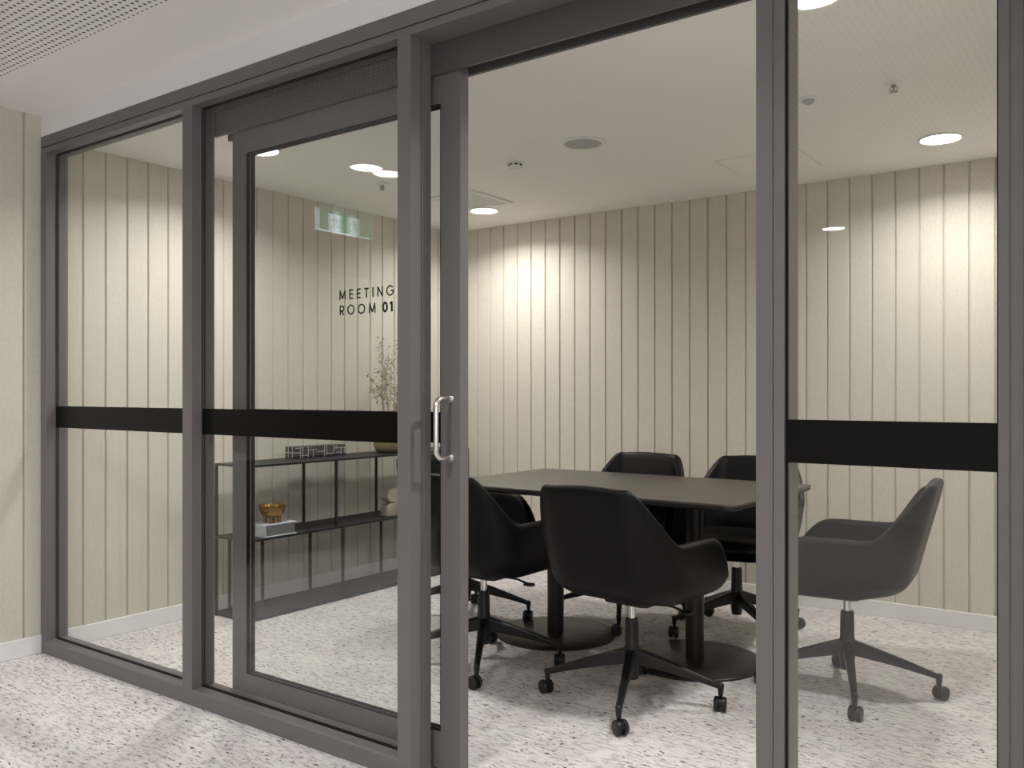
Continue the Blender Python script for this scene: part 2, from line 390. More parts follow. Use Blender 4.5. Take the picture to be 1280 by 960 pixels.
# sliding door leaf, slid open to the left behind the second pane
DX0, DX1, DY0, DY1 = -2.885, -1.741, 2.118, 2.158
r = thing('door_1', 'dark grey framed glass sliding door leaf, slid open behind the second pane', 'door', ((DX0 + DX1) / 2, 2.138, 0.01), kind='structure')
g0, g1 = DX0 + 0.085, DX1 - 0.081
for x0, x1 in ((DX0, g0), (g1, DX1)):
    MB().box(x0, x1, DY0, DY1, 0.008, 2.255).build('stile', FR, r, bevel=0.0012)
MB().box(g0, g1, DY0, DY1, 0.008, 0.125).build('bottom_rail', FR, r, bevel=0.0012)
MB().box(g0, g1, DY0, DY1, 2.118, 2.255).build('top_rail', FR, r, bevel=0.0012)
mb = MB(); w = 0.003
for ya, yb in ((2.119, 2.133), (2.143, 2.157)):
    mb.box(g0, g0 + w, ya, yb, 0.125, 2.118); mb.box(g1 - w, g1, ya, yb, 0.125, 2.118)
    mb.box(g0 + w, g1 - w, ya, yb, 0.125, 0.125 + w); mb.box(g0 + w, g1 - w, ya, yb, 2.118 - w, 2.118)
tag(mb.build('gasket', M['gasket'], r), 'black rubber glazing gasket')
MB().box(g0 - 0.004, g1 + 0.004, 2.133, 2.143, 0.121, 2.122).build('glass', M['glass'], r)
tag(MB().box(g0 + w, g1 - w, 2.1321, 2.1329, 1.0395, 1.1385).build('safety_band', M['band'], r), 'black safety band across the sliding door glass')
# D pull handle
hx, hy, hz0, hz1 = -1.779, 2.046, 0.996, 1.182
pts = [(hx, DY0, hz1)]; rc = 0.028
pts.append((hx, hy + rc, hz1))
for k in range(1, 7):
    a = PI / 2 * k / 6; pts.append((hx, hy + rc - rc * math.sin(a), hz1 - rc + rc * math.cos(a)))
pts.append((hx, hy, (hz0 + hz1) / 2))
for k in range(0, 7):
    a = PI / 2 * k / 6; pts.append((hx, hy + rc - rc * math.cos(a), hz0 + rc - rc * math.sin(a)))
pts.append((hx, DY0, hz0))
hd = MB().tube(pts, 0.0085, 14).build('handle', M['steel'], r, org=(hx, DY0, 1.09), smooth=40)
tag(hd, 'satin steel D-shaped pull handle')
for z in (hz0, hz1):
    MB().lathe([(0.0, -0.006), (0.0145, -0.006), (0.0155, -0.004), (0.0155, 0.0)], (hx, DY0, z), 24, 'y').build('rosette', M['steel'], hd, org=(hx, DY0, z), smooth=40)

# lettering on the second pane: MEETING / ROOM 01
def stroke(mb, pts, w, y0, y1, closed=False):
    n = len(pts)
    rng = range(n if closed else n - 1)
    for i in rng:
        a = Vector(pts[i]); b = Vector(pts[(i + 1) % n]); t = (b - a).normalized(); s = Vector((-t.y, t.x)) * w / 2
        ex = t * (w * 0.0)
        q = [a - s - ex, b - s + ex, b + s + ex, a + s - ex]
        mb.prism([(p.x, p.y) for p in q], y0, y1, 'y')
def ribbon(mb, pts, w, y0, y1, closed=False):
    """a bent stroke as one strip so curves stay smooth"""
    n = len(pts); P = [Vector(p) for p in pts]; inn, out = [], []
    for i in range(n):
        a = P[i - 1] if (i > 0 or closed) else P[i]; b = P[(i + 1) % n] if (i < n - 1 or closed) else P[i]
        t = (b - a).normalized(); s = Vector((-t.y, t.x)) * w / 2
        out.append(P[i] + s); inn.append(P[i] - s)
    vs = [(p.x, y0, p.y) for p in out] + [(p.x, y0, p.y) for p in inn] + [(p.x, y1, p.y) for p in out] + [(p.x, y1, p.y) for p in inn]
    fs = []
    for i in range(n if closed else n - 1):
        j = (i + 1) % n
        fs += [(i, j, n + j, n + i), (2 * n + i, 3 * n + i, 3 * n + j, 2 * n + j), (i, 2 * n + i, 2 * n + j, j), (n + i, n + j, 3 * n + j, 3 * n + i)]
    if not closed:
        for i in (0, n - 1): fs.append((i, n + i, 3 * n + i, 2 * n + i))
    mb.add(vs, fs)
def arc(cx, cz, rx, rz, a0, a1, n=28):
    return [(cx + rx * math.cos(math.radians(a0 + (a1 - a0) * k / n)), cz + rz * math.sin(math.radians(a0 + (a1 - a0) * k / n))) for k in range(n + 1)]
def letter(ch, x, z, h, y0, y1, w):
    """draws ch with its left edge at x, baseline z; returns (MB, advance)"""
    mb = MB(); H = h; k = w / 2
    S = lambda *p: stroke(mb, [(x + a, z + b) for a, b in p], w, y0, y1)
    if ch == 'M':
        W = .95 * H; S((k, 0), (k + .06 * H, H)); S((k + .03 * H, H - k), (W / 2, .12 * H)); S((W / 2, .12 * H), (W - k - .03 * H, H - k)); S((W - k - .06 * H, H), (W - k, 0))
    elif ch == 'E':
        W = .55 * H; S((k, 0), (k, H))
        for b in (k, H / 2, H - k): S((0, b), (W if b != H / 2 else W * .94, b))
    elif ch == 'T':
        W = .60 * H; S((W / 2, 0), (W / 2, H)); S((0, H - k), (W, H - k))
    elif ch == 'I':
        W = w; S((k, 0), (k, H))
    elif ch == 'N':
        W = .76 * H; S((k, 0), (k, H)); S((W - k, 0), (W - k, H)); S((k, H - .3 * k), (W - k, .3 * k))
    elif ch == 'G':
        W = .93 * H; R = H / 2 - k * .7
        ribbon(mb, [(x + W / 2 + a, z + H / 2 + b) for a, b in arc(0, 0, R, R, 42, 360)], w, y0, y1)
        S((W * .55, H / 2 - k * .2), (W / 2 + R + k, H / 2 - k * .2))
    elif ch == 'O':
        W = .98 * H; R = H / 2 - k * .7
        ribbon(mb, [(x + W / 2 + a, z + H / 2 + b) for a, b in arc(0, 0, R, R, 0, 360, 36)[:-1]], w, y0, y1, True)
    elif ch == '0':
        W = .76 * H; R = H / 2 - k * .7
        ribbon(mb, [(x + W / 2 + a, z + H / 2 + b) for a, b in arc(0, 0, W / 2 - k, R, 0, 360, 36)[:-1]], w, y0, y1, True)
    elif ch == '1':
        W = .36 * H; S((W - k, 0), (W - k, H)); S((0, H * .80), (W - k, H - k * .6))
    elif ch == 'R':
        W = .60 * H; S((k, 0), (k, H)); rr = .25 * H
        ribbon(mb, [(x + k, z + H - k), (x + W - rr - .02 * H, z + H - k)] + [(x + W - rr - .02 * H + a, z + H - k - rr + b) for a, b in arc(0, 0, rr, rr, 88, -90, 16)] + [(x + k, z + H - k - 2 * rr)], w, y0, y1)
        S((W * .42, H - 2 * rr - k), (W, 0))
    return mb, W
lt = thing('glass_lettering', 'black vinyl lettering reading MEETING ROOM 01 on the second glass pane', 'lettering', (-2.035, GY - 0.0058, 1.42))
def word(txt, x0, x1, z, h, w, name):
    ws = {'M': .95, 'E': .55, 'T': .60, 'I': w / h, 'N': .76, 'G': .93, 'O': .98, '0': .76, '1': .36, 'R': .60}
    tot = sum(ws[c] for c in txt) * h; gap = (x1 - x0 - tot) / (len(txt) - 1)
    x = x0
    for c in txt:
        mb, W = letter(c, x, z, h, GY - 0.0060, GY - 0.0052, w)
        mb.build('letter' if c.isalpha() else 'digit', M['vinyl_text'], lt, org=(x, GY - 0.0056, z)); x += W + gap
word('MEETING', -2.206, -1.956, 1.5115, 0.0325, 0.0050, 'm')
word('ROOM', -2.204, -2.036, 1.4600, 0.0325, 0.0050, 'r')
word('01', -2.006, -1.960, 1.4600, 0.0325, 0.0072, 'n')

# ------------------------------------------------------------------ swivel armchairs
def smooth01(t):
    t = max(0.0, min(1.0, t)); return t * t * (3 - 2 * t)
def shell_mesh():
    th = 0.046
    yf = 0.285
    ztab = [0.40, 0.54, 0.66, 0.76, 0.865]
    def lerp(tab, z):
        z = max(ztab[0], min(ztab[-1], z))
        for i in range(len(ztab) - 1):
            if z <= ztab[i + 1]:
                t = (z - ztab[i]) / (ztab[i + 1] - ztab[i]); return tab[i] + (tab[i + 1] - tab[i]) * t
    W = lambda z: lerp([0.262, 0.286, 0.300, 0.278, 0.246], z)
    YBk = lambda z: lerp([-0.232, -0.262, -0.293, -0.320, -0.346], z)
    RC = lambda z: lerp([0.16, 0.165, 0.165, 0.145, 0.115], z)
    # path stations: (segment, t)
    st = []
    nb, na, ns = 6, 9, 9
    for i in range(nb): st.append(('b', i / nb))
    for i in range(na): st.append(('a', i / na))
    for i in range(ns + 1): st.append(('s', i / ns))
    def P(s, z, off):
        seg, t = s; w = W(z) - off; yb = YBk(z) + off; r = max(0.02, RC(z) - off)
        if seg == 'b': return ((w - r) * t, yb)
        if seg == 'a':
            a = PI / 2 * t; return (w - r + r * math.sin(a), yb + r - r * math.cos(a))
        y0 = yb + r; return (w, y0 + (yf - y0) * t)
    mid = {}
    def H(s):
        y = P(s, 0.66, 0)[1]
        h = 0.862 - 0.207 * smooth01((y + 0.272) / 0.132)
        if y > 0.13: h -= 0.175 * ((y - 0.13) / (yf - 0.13)) ** 1.7
        if s[0] == 'b': h += 0.006 * (1 - s[1] ** 2)
        return h
    def column(s):
        h = H(s); r = th / 2; pts = []
        for z in (0.404, 0.412, 0.43, 0.455, 0.49):
            ins = 0.085 * (1 - math.sqrt(max(0, 1 - ((0.495 - z) / 0.092) ** 2)))
            back = smooth01((-P(s, 0.5, 0)[1] - 0.02) / 0.20)
            pts.append((z + 0.018 * back * (0.49 - z) / 0.086, ins * (1 + 0.25 * back)))
        top = h - r
        for k in range(1, 6): pts.append((0.49 + (top - 0.49) * k / 5 if top > 0.5 else 0.49 + (top - 0.49) * k / 5, 0))
        for k in range(1, 6):
            a = PI * k / 6; pts.append((top + r * math.sin(a), r - r * math.cos(a)))
        for k in range(0, 5): pts.append((top + (0.44 - top) * k / 4, th))
        return [(*P(s, z, off), z) for z, off in pts]
    right = [column(s) for s in st]
    left = [[(-x, y, z) for x, y, z in c] for c in right[1:]][::-1]
    cols = left + right
    n = len(cols[0]); vs = [p for c in cols for p in c]; fs = []
    for i in range(len(cols) - 1):
        for j in range(n - 1):
            a = i * n + j; fs.append((a, a + 1, a + n + 1, a + n))
    for e in (0, len(cols) - 1): fs.append(tuple(e * n + j for j in range(n)))
    # underside: close the bottom ring left to right
    m = len(cols)
    for i in range(m // 2):
        a, b = i * n, (m - 1 - i) * n
        if i + 1 < m - 2 - i: fs.append((a, a + n, b - n, b))
        elif i + 1 == m - 2 - i: fs.append((a, a + n, b))
        # inner skirt bottom joins the underside edge too
    return MB().add(vs, fs)

def cushion_mesh():
    vs, fs = [], []; nx, ny = 20, 20
    def top(u, v, sgn):
        # superellipse slab
        x = 0.238 * u; yc = 0.045; y = yc + 0.250 * v
        e = (abs(u) ** 6 + abs(v) ** 6)
        hgt = max(0.0, 1 - min(1, e)) ** 0.35
        return (x, y, 0.455 + (0.052 * hgt + 0.006 * (1 - u * u) * (1 - v * v) if sgn > 0 else -0.018 * hgt))
    def sq(a, b):
        # map square to rounded square
        u = a * math.sqrt(max(0, 1 - 0.16 * b ** 8)); v = b * math.sqrt(max(0, 1 - 0.16 * a ** 8)); 
        m = (abs(u) ** 6 + abs(v) ** 6) ** (1 / 6)
        if m > 1: u /= m; v /= m
        return u, v
    idx = {}
    for sgn in (1, -1):
        for i in range(nx + 1):
            for j in range(ny + 1):
                a = math.sin((-1 + 2 * i / nx) * PI / 2); b = math.sin((-1 + 2 * j / ny) * PI / 2)
                edge = i in (0, nx) or j in (0, ny)
                if edge and sgn < 0: idx[(sgn, i, j)] = idx[(1, i, j)]; continue
                u, v = sq(a, b)
                if edge:
                    m = (abs(u) ** 6 + abs(v) ** 6) ** (1 / 6); u /= m; v /= m
                idx[(sgn, i, j)] = len(vs); vs.append(top(u, v, sgn))
    for sgn in (1, -1):
        for i in range(nx):
            for j in range(ny):
                q = (idx[(sgn, i, j)], idx[(sgn, i + 1, j)], idx[(sgn, i + 1, j + 1)], idx[(sgn, i, j + 1)])
                fs.append(q if sgn > 0 else q[::-1])
    return MB().add(vs, fs)

def leg_mesh():
    """one spoke of the star base along +x"""
    mb = MB(); secs = []
    N = 8
    for k in range(N + 1):
        t = k / N; x = 0.018 + 0.318 * t
        zt = 0.212 - 0.112 * t + 0.012 * t * (1 - t); hh = 0.040 * (1 - t) ** 1.15 + 0.021
        w = 0.021 - 0.009 * t
        secs.append([(x, -w * .7, zt), (x, w * .7, zt), (x, w, zt - 0.007), (x, w * .8, zt - hh), (x, -w * .8, zt - hh), (x, -w, zt - 0.007)])
    vs = [p for s in secs for p in s]; fs = []
    for k in range(N):
        for j in range(6):
            a = k * 6 + j; b = k * 6 + (j + 1) % 6; fs.append((a, b, b + 6, a + 6))
    fs += [tuple(range(6))[::-1], tuple(N * 6 + j for j in range(6))]
    mb.add(vs, fs)
    # drop at the tip that takes the castor
    mb.lathe([(0.0, 0.052), (0.008, 0.052), (0.009, 0.06), (0.0125, 0.085), (0.0135, 0.098), (0.008, 0.1025), (0, 0.103)], (0.336, 0, 0), 14)
    return mb
def castor_mesh():
    mb = MB()
    for s in (-1, 1):
        prof = [(0.0, 0.005), (0.024, 0.005), (0.0275, 0.008), (0.0275, 0.018), (0.024, 0.0225), (0.012, 0.0235), (0, 0.0235)]
        mb.lathe([(r, s * h) for r, h in prof], (-0.012, 0, 0.0275), 20, 'y')
    mb.lathe([(0, -0.006), (0.019, -0.006), (0.019, 0.006), (0, 0.006)], (-0.012, 0, 0.031), 16, 'y')
    mb.lathe([(0.0065, 0.028), (0.0065, 0.056)], (0, 0, 0), 10)
    return mb

CH = 'black leather swivel armchairs around the table'
chair0 = thing('swivel_armchair', 'tmp', 'chair', (0, 0, 0), CH)
sh = shell_mesh().build('shell', M['leather'], chair0, smooth=180, sub=1, local=True)
cu = cushion_mesh().build('seat', M['leather'], chair0, smooth=180, sub=1, local=True)
mb = MB(); mb.prism(rrect(-0.10, 0.10, -0.06, 0.13, 0.03), 0.386, 0.412)
mb.build('seat_plate', M['plastic'], chair0, bevel=0.004, local=True)
mb = MB(); mb.tube([(0.07, 0.03, 0.392), (0.16, 0.035, 0.388), (0.205, 0.035, 0.378)], 0.005, 8); mb.prism(rrect(0.195, 0.245, 0.02, 0.052, 0.012), 0.368, 0.379)
mb.build('lever', M['plastic'], chair0, bevel=0.002, local=True)
mb = MB(); mb.lathe([(0, 0.318), (0.0145, 0.318), (0.0145, 0.386), (0, 0.386)], n=20)
tag(mb.build('gas_lift', M['chrome'], chair0, smooth=40, local=True), 'bright metal gas lift piston')
mb = MB(); mb.lathe([(0, 0.092), (0.023, 0.092), (0.026, 0.10), (0.031, 0.15), (0.031, 0.205), (0.0275, 0.222), (0.026, 0.318), (0.024, 0.326), (0.0, 0.326)], n=24)
mb.build('column', M['plastic'], chair0, smooth=40, local=True)
lm = leg_mesh().build('leg', M['plastic'], chair0, bevel=0.003, local=True)
cm = castor_mesh().build('castor', M['plastic'], lm, smooth=40, local=True)
cm.location = (0.336, 0, 0)
for k in range(1, 4):
    l = lm.copy(); col.objects.link(l); l.parent = chair0
    c = cm.copy(); col.objects.link(c); c.parent = l

def castors(o, face, star, seed):
    rnd = random.Random(seed); k = 0
    o.rotation_euler = (0, 0, face)
    for ch in o.children:
        if ch.name.startswith('leg'):
            ch.rotation_euler = (0, 0, star + k * PI / 2 - face); k += 1
            for c in ch.children: c.rotation_euler = (0, 0, rnd.uniform(0, 2 * PI))
R_ = math.radians
chairs = [  # x, y, facing (deg from +y, ccw), star angle, label
    (-1.632, 3.032, -4, 20.5, 'black swivel armchair in the middle of the open doorway, its whole back to the viewer'),
    (-2.390, 3.070, 0, 33, 'black swivel armchair with its back half hidden by the door stile with the handle'),
    (-0.988, 3.644, 95, 19.5, 'black swivel armchair seen side-on through the right-hand pane, at the right table end'),
    (-2.288, 4.120, 180, 28, 'black swivel armchair on the far side, its whole backrest top showing above the tabletop'),
    (-1.680, 4.220, 183, 49.5, 'black swivel armchair on the far side, cut by the grey post right of the doorway'),
    (-2.955, 3.640, -90, 29, 'black swivel armchair at the left table end, mostly hidden behind the door frame'),
]
def dup(root):
    r = root.copy(); col.objects.link(r)
    for ch in list(root.children):
        c = ch.copy(); col.objects.link(c); c.parent = r
        for g in ch.children:
            d = g.copy(); col.objects.link(d); d.parent = c
    return r
for i, (x, y, fa, stt, lab) in enumerate(chairs):
    o = chair0 if i == 0 else dup(chair0)
    o.location = (x, y, 0); o['label'] = lab; o['group'] = CH
    castors(o, R_(fa), R_(stt), i + 3)

# ------------------------------------------------------------------ table
TX0, TX1, TY0, TY1, TZ = -2.822, -1.293, 3.235, 4.205, 0.766
t = thing('meeting_table', 'dark rectangular meeting table with rounded corners on two black columns, chairs all round', 'table', ((TX0 + TX1) / 2, (TY0 + TY1) / 2, 0))
mb = MB(); poly = rrect(TX0, TX1, TY0, TY1, 0.055, 8)
mb.prism(poly, TZ - 0.012, TZ); 
mb.build('tabletop', M['table_top'], t, bevel=0.0025)
mb = MB(); p0 = rrect(TX0 + 0.001, TX1 - 0.001, TY0 + 0.001, TY1 - 0.001, 0.054, 8); p1 = rrect(TX0 + 0.02, TX1 - 0.02, TY0 + 0.02, TY1 - 0.02, 0.045, 8)
n = len(p0); mb.add([(x, y, TZ - 0.012) for x, y in p0] + [(x, y, TZ - 0.020) for x, y in p0] + [(x, y, TZ - 0.030) for x, y in p1],
    [(i, (i + 1) % n, n + (i + 1) % n, n + i) for i in range(n)] + [(n + i, n + (i + 1) % n, 2 * n + (i + 1) % n, 2 * n + i) for i in range(n)] + [tuple(range(2 * n, 3 * n)), tuple(range(n))])
tag(mb.build('edge_band', M['table_edge'], t), 'black bevelled table edge')
for cx in (-2.400, -1.655):
    cy = 3.665
    MB().lathe([(0, 0.012), (0.041, 0.012), (0.041, TZ - 0.034), (0, TZ - 0.034)], (cx, cy, 0), 32).build('column', M['table_metal'], t, org=(cx, cy, 0), smooth=40)
    MB().lathe([(0, 0.0), (0.298, 0.0), (0.300, 0.003), (0.300, 0.009), (0.296, 0.012), (0.045, 0.0135), (0.0, 0.0135)], (cx, cy, 0), 64).build('base_disc', M['disc'], t, org=(cx, cy, 0), smooth=40)
    MB().box(cx - 0.22, cx + 0.22, cy - 0.03, cy + 0.03, TZ - 0.040, TZ - 0.029).build('top_bracket', M['table_metal'], t, bevel=0.002)

# ------------------------------------------------------------------ low open shelf on the left wall
SX0, SX1, SY0, SY1 = -4.085, -3.790, 2.885, 4.705
s = thing('console_shelf', 'low black metal open shelf against the left wall behind the sliding door', 'shelf', ((SX0 + SX1) / 2, (SY0 + SY1) / 2, 0))
for z in (0.820, 0.430, 0.022):
    MB().prism(rrect(SX0, SX1, SY0, SY1, 0.004, 2), z - 0.012, z).build('shelf_board', M['shelf'], s, bevel=0.001)
q = 0.007
for x in (SX0 + q, SX1 - q):
    for y in (SY0 + q, 3.495, 4.10, SY1 - q):
        MB().box(x - q, x + q, y - q, y + q, 0.43, 0.808).build('upright', M['shelf'], s, bevel=0.001)
    for y in (2.975, 3.545, 4.145, 4.62):
        MB().box(x - q, x + q, y - q, y + q, 0.022, 0.418).build('upright', M['shelf'], s, bevel=0.001)
for x, y in ((SX0 + q, SY0 + q), (SX0 + q, SY1 - q), (SX1 - q, SY0 + q), (SX1 - q, SY1 - q)):
    MB().lathe([(0, 0), (0.009, 0), (0.009, 0.0105), (0, 0.0105)], (x, y, 0), 12).build('foot', M['shelf'], s)
for y in (SY0 + q,):
    MB().box(SX0, SX0 + 2 * q, y - q, y + q, 0.02, 0.42).build('upright', M['shelf'], s, bevel=0.001)

# white book, lying on the middle shelf
bz = 0.4305; by0, by1, bx0, bx1 = 2.995, 3.205, -3.925, -3.793
bk = thing('book', 'thick white hardback book lying on the middle shelf under a small brass bowl', 'book', ((bx0 + bx1) / 2, (by0 + by1) / 2, bz))
mb = MB(); mb.box(bx0, bx1, by0, by1, bz, bz + 0.004); mb.box(bx0, bx1, by0, by1, bz + 0.062, bz + 0.066)
mb.prism([(bx0, bz), (bx1, bz), (bx1, bz + 0.066), (bx0, bz + 0.066)], by0 - 0.004, by0, 'y')
mb.build('cover', M['book_cover'], bk, bevel=0.0012)
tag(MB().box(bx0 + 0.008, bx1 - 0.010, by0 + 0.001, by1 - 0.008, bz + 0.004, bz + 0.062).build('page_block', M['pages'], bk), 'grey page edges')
# brass bowl with feet on the book
bc = (-3.862, 3.090, bz + 0.0665)
bw = thing('footed_bowl', 'small brown brass bowl on stubby feet standing on the white book', 'bowl', bc)
prof = [(0, 0.030), (0.030, 0.030), (0.052, 0.040), (0.064, 0.058), (0.071, 0.088), (0.075, 0.090), (0.075, 0.094), (0.070, 0.093), (0.062, 0.066), (0.048, 0.046), (0, 0.040)]
MB().lathe(prof, bc, 28).build('bowl', M['brass'], bw, smooth=50)
for k in range(4):
    a = PI / 4 + k * PI / 2
    x, y = bc[0] + 0.036 * math.cos(a), bc[1] + 0.036 * math.sin(a)
    MB().lathe([(0, 0), (0.011, 0), (0.010, 0.02), (0.013, 0.04), (0, 0.042)], (x, y, bc[2]), 12).build('foot', M['brass'], bw, smooth=50)
# patterned box on the top shelf
zt = 0.8205; qx0, qx1, qy0, qy1, qh = -4.075, -3.985, 3.355, 3.745, 0.066
pb = thing('patterned_box', 'long dark box with white geometric line pattern on the top shelf', 'decorative box', ((qx0 + qx1) / 2, (qy0 + qy1) / 2, zt))
MB().box(qx0, qx1, qy0, qy1, zt, zt + qh).build('box', M['box_dark'], pb, bevel=0.002)
mb = MB(); fx = qx1 + 0.001; L = qy1 - qy0; lw = 0.0035
def vl(a, z0, z1): mb.box(qx1, fx, qy0 + a * L - lw / 2, qy0 + a * L + lw / 2, zt + z0 * qh, zt + z1 * qh)
def hl(a0, a1, z): mb.box(qx1, fx, qy0 + a0 * L, qy0 + a1 * L, zt + z * qh - lw / 2, zt + z * qh + lw / 2)
for a, z0, z1 in ((.09, 0, 1), (.135, 0, 1), (.24, 0, 1), (.34, 0, .7), (.56, 0, 1), (.61, .1, 1), (.75, .2, 1), (.80, .6, 1), (.90, 0, .75), (.97, .2, .8)): vl(a, z0, z1)
for a0, a1, z in ((.0, .09, .5), (.135, .24, .22), (.24, .42, .68), (.42, .56, .5), (.61, .75, .25), (.75, 1, .72), (.80, .9, .3), (.0, .1, .9)): hl(a0, a1, z)
# the near end carries the same lines
for a in (.3, .7): mb.box(qx0 + a * (qx1 - qx0) - lw / 2, qx0 + a * (qx1 - qx0) + lw / 2, qy0 - 0.001, qy0, zt, zt + qh)
mb.box(qx0, qx1, qy0 - 0.001, qy0, zt + .5 * qh - lw / 2, zt + .5 * qh + lw / 2)
tag(mb.build('line_pattern', M['box_white'], pb), 'thin white inlaid lines')
# beige sculpture on the middle shelf
mb = MB(); cy_, cz_ = 4.02, 0.4305
poly = [(cy_ + 0.05, 0.0)]
poly += [(cy_ + 0.05, 0.172), (cy_ + 0.02, 0.172)]
poly += [(cy_ - 0.012 + 0.05 * math.cos(a), 0.128 + 0.044 * math.sin(a)) for a in [R_(100 + 16 * k) for k in range(12)]]
poly += [(cy_ + 0.0, 0.083)]
poly += [(cy_ - 0.014 + 0.05 * math.cos(a), 0.038 + 0.042 * math.sin(a)) for a in [R_(70 + 14 * k) for k in range(10)]]
poly += [(cy_ - 0.06, 0.0)]
mb.prism([(y, z + cz_) for y, z in poly], -3.90, -3.835, 'x')
tag(mb.build('stone_ornament', M['stone'], bevel=0.003, org=(-3.867, cy_, cz_)), 'beige double-lobed stone ornament on the middle shelf beside the jamb post', 'ornament')
# dried grass in an olive vase on the top shelf
vc = (-3.935, 4.085, zt)
vs_ = thing('olive_vase', 'wide olive glazed vase on the top shelf holding dried grass', 'vase', vc)
MB().lathe([(0, 0), (0.075, 0), (0.095, 0.01), (0.112, 0.045), (0.108, 0.085), (0.085, 0.12), (0.068, 0.135), (0.062, 0.135), (0.078, 0.115), (0.10, 0.08), (0.10, 0.04), (0.07, 0.012), (0, 0.010)], vc, 36).build('bowl_body', M['olive_glass'], vs_, smooth=60)
MB().lathe([(0.062, 0.134), (0.0685, 0.134), (0.070, 0.138), (0.0685, 0.142), (0.062, 0.142), (0.060, 0.138), (0.062, 0.134)], vc, 36).build('rim', M['olive_glass'], vs_, smooth=60)
dg = thing('dried_grass', 'wispy dried olive-green grass stems standing in the vase, half hidden by the jamb post', 'dried plant', (vc[0], vc[1], zt + 0.03))
rnd = random.Random(11)
stems = MB(); leaves = MB(); clip = lambda p: (max(XL + 0.03, p[0]), p[1], p[2])
for k in range(34):
    a = rnd.uniform(0, 2 * PI); r0 = rnd.uniform(0, 0.05); hgt = rnd.uniform(0.38, 0.74); lean = rnd.uniform(0.02, 0.17)
    bx, by = vc[0] + r0 * math.cos(a), vc[1] + r0 * math.sin(a); pts = []
    for j in range(9):
        tt = j / 8; d = lean * tt ** 1.8
        zz = zt + 0.02 + hgt * (tt if lean < 0.11 else tt - 0.22 * tt ** 4)
        pts.append(clip((bx + d * math.cos(a), by + d * math.sin(a) * 1.0, zz)))
    stems.tube(pts, 0.0012, 5, [0.0015 - 0.0009 * j / 8 for j in range(9)])
    for j in range(14):
        b = rnd.uniform(0.62, 1.0); i0 = min(7, int(b * 8)); f_ = b * 8 - i0
        p = [pts[i0][c] * (1 - f_) + pts[min(8, i0 + 1)][c] * f_ for c in range(3)]
        ph = rnd.uniform(0, 2 * PI); ln = rnd.uniform(0.015, 0.036); dz = rnd.uniform(-0.030, 0.008)
        e = (p[0] + ln * math.cos(ph), p[1] + ln * math.sin(ph), p[2] + dz)
        mm = ((p[0] + e[0]) / 2, (p[1] + e[1]) / 2, (p[2] + e[2]) / 2 + 0.003)
        if min(e[0], mm[0]) < XL + 0.02: continue
        leaves.tube([p, mm, e], 0.002, 4, [0.0008, 0.0030, 0.0006])
tag(stems.build('stems', M['grass'], dg), kind='stuff')
tag(leaves.build('seed_heads', M['grass'], dg), kind='stuff')

# ------------------------------------------------------------------ ceiling fittings
def downlight(x, y, z, label, power, group, r=0.085):
    d = thing('downlight', label, 'ceiling light', (x, y, z), group)
    MB().lathe([(r, 0.0), (r + 0.012, 0.0), (r + 0.012, -0.004), (r + 0.004, -0.008), (r, -0.006), (r, 0.0)], (x, y, z), 48).build('trim_ring', M['white_plastic'], d, org=(x, y, z), smooth=40)
    MB().lathe([(0, -0.0045), (r * 0.6, -0.0040), (r, -0.002), (r, 0.0), (0, 0.0)], (x, y, z), 48).build('diffuser', M['lamp'], d, org=(x, y, z), smooth=60)
    ld = bpy.data.lights.new('downlight_beam', 'AREA'); ld.shape = 'DISK'; ld.size = 2 * r * 0.95; ld.energy = power; ld.color = (1.0, 0.976, 0.952); ld.spread = R_(150)
    lo = bpy.data.objects.new('lamp', ld); col.objects.link(lo); lo.parent = d; lo.location = (0, 0, -0.012)
    return d
PW = 11.2
PFAR = 8.8
GR = 'round downlights in the meeting room ceiling'
downlight(-0.790, 4.460, ZC, 'glowing round downlight near the far wall, seen through the right-hand pane', PFAR, GR)
downlight(-3.490, 4.485, ZC, 'glowing round downlight beside the air vent, nearest the far left corner', PFAR, GR)
downlight(-0.815, 2.625, ZC, 'glowing round downlight cut by the top edge of the photo', PW, GR)
downlight(-3.500, 2.730, ZC, 'glowing round downlight at the top left corner of the sliding door glass', PW, GR)
GC = 'round downlights in the corridor ceiling'
PC = 10.5
for x, y, lab in ((-3.60, 0.56, 'corridor downlight reflected twice in the glass above the lettering'), (-1.60, 0.56, 'corridor downlight in front of the doorway, above the viewer'),
                  (0.45, 0.56, 'corridor downlight to the right of the viewer'), (-2.0, -2.96, 'corridor downlight reflected in the right-hand pane'),
                  (0.3, -2.96, 'corridor downlight behind the viewer to the right'), (-4.3, -2.96, 'corridor downlight behind the viewer to the left')):
    downlight(x, y, ZK, lab, PC, GC)

sp = thing('ceiling_speaker', 'round flush ceiling speaker with grey mesh in the centre of the ceiling', 'speaker', (-2.172, 3.550, ZC))
c = (-2.172, 3.550, ZC)
MB().lathe([(0.088, 0), (0.110, 0), (0.110, -0.003), (0.100, -0.007), (0.088, -0.006), (0.088, 0)], c, 48).build('rim', M['white_plastic'], sp, smooth=40)
tag(MB().lathe([(0, -0.006), (0.05, -0.0058), (0.088, -0.0045), (0.088, 0), (0, 0)], c, 48).build('grille', M['grille_grey'], sp, smooth=40), 'grey mesh grille')

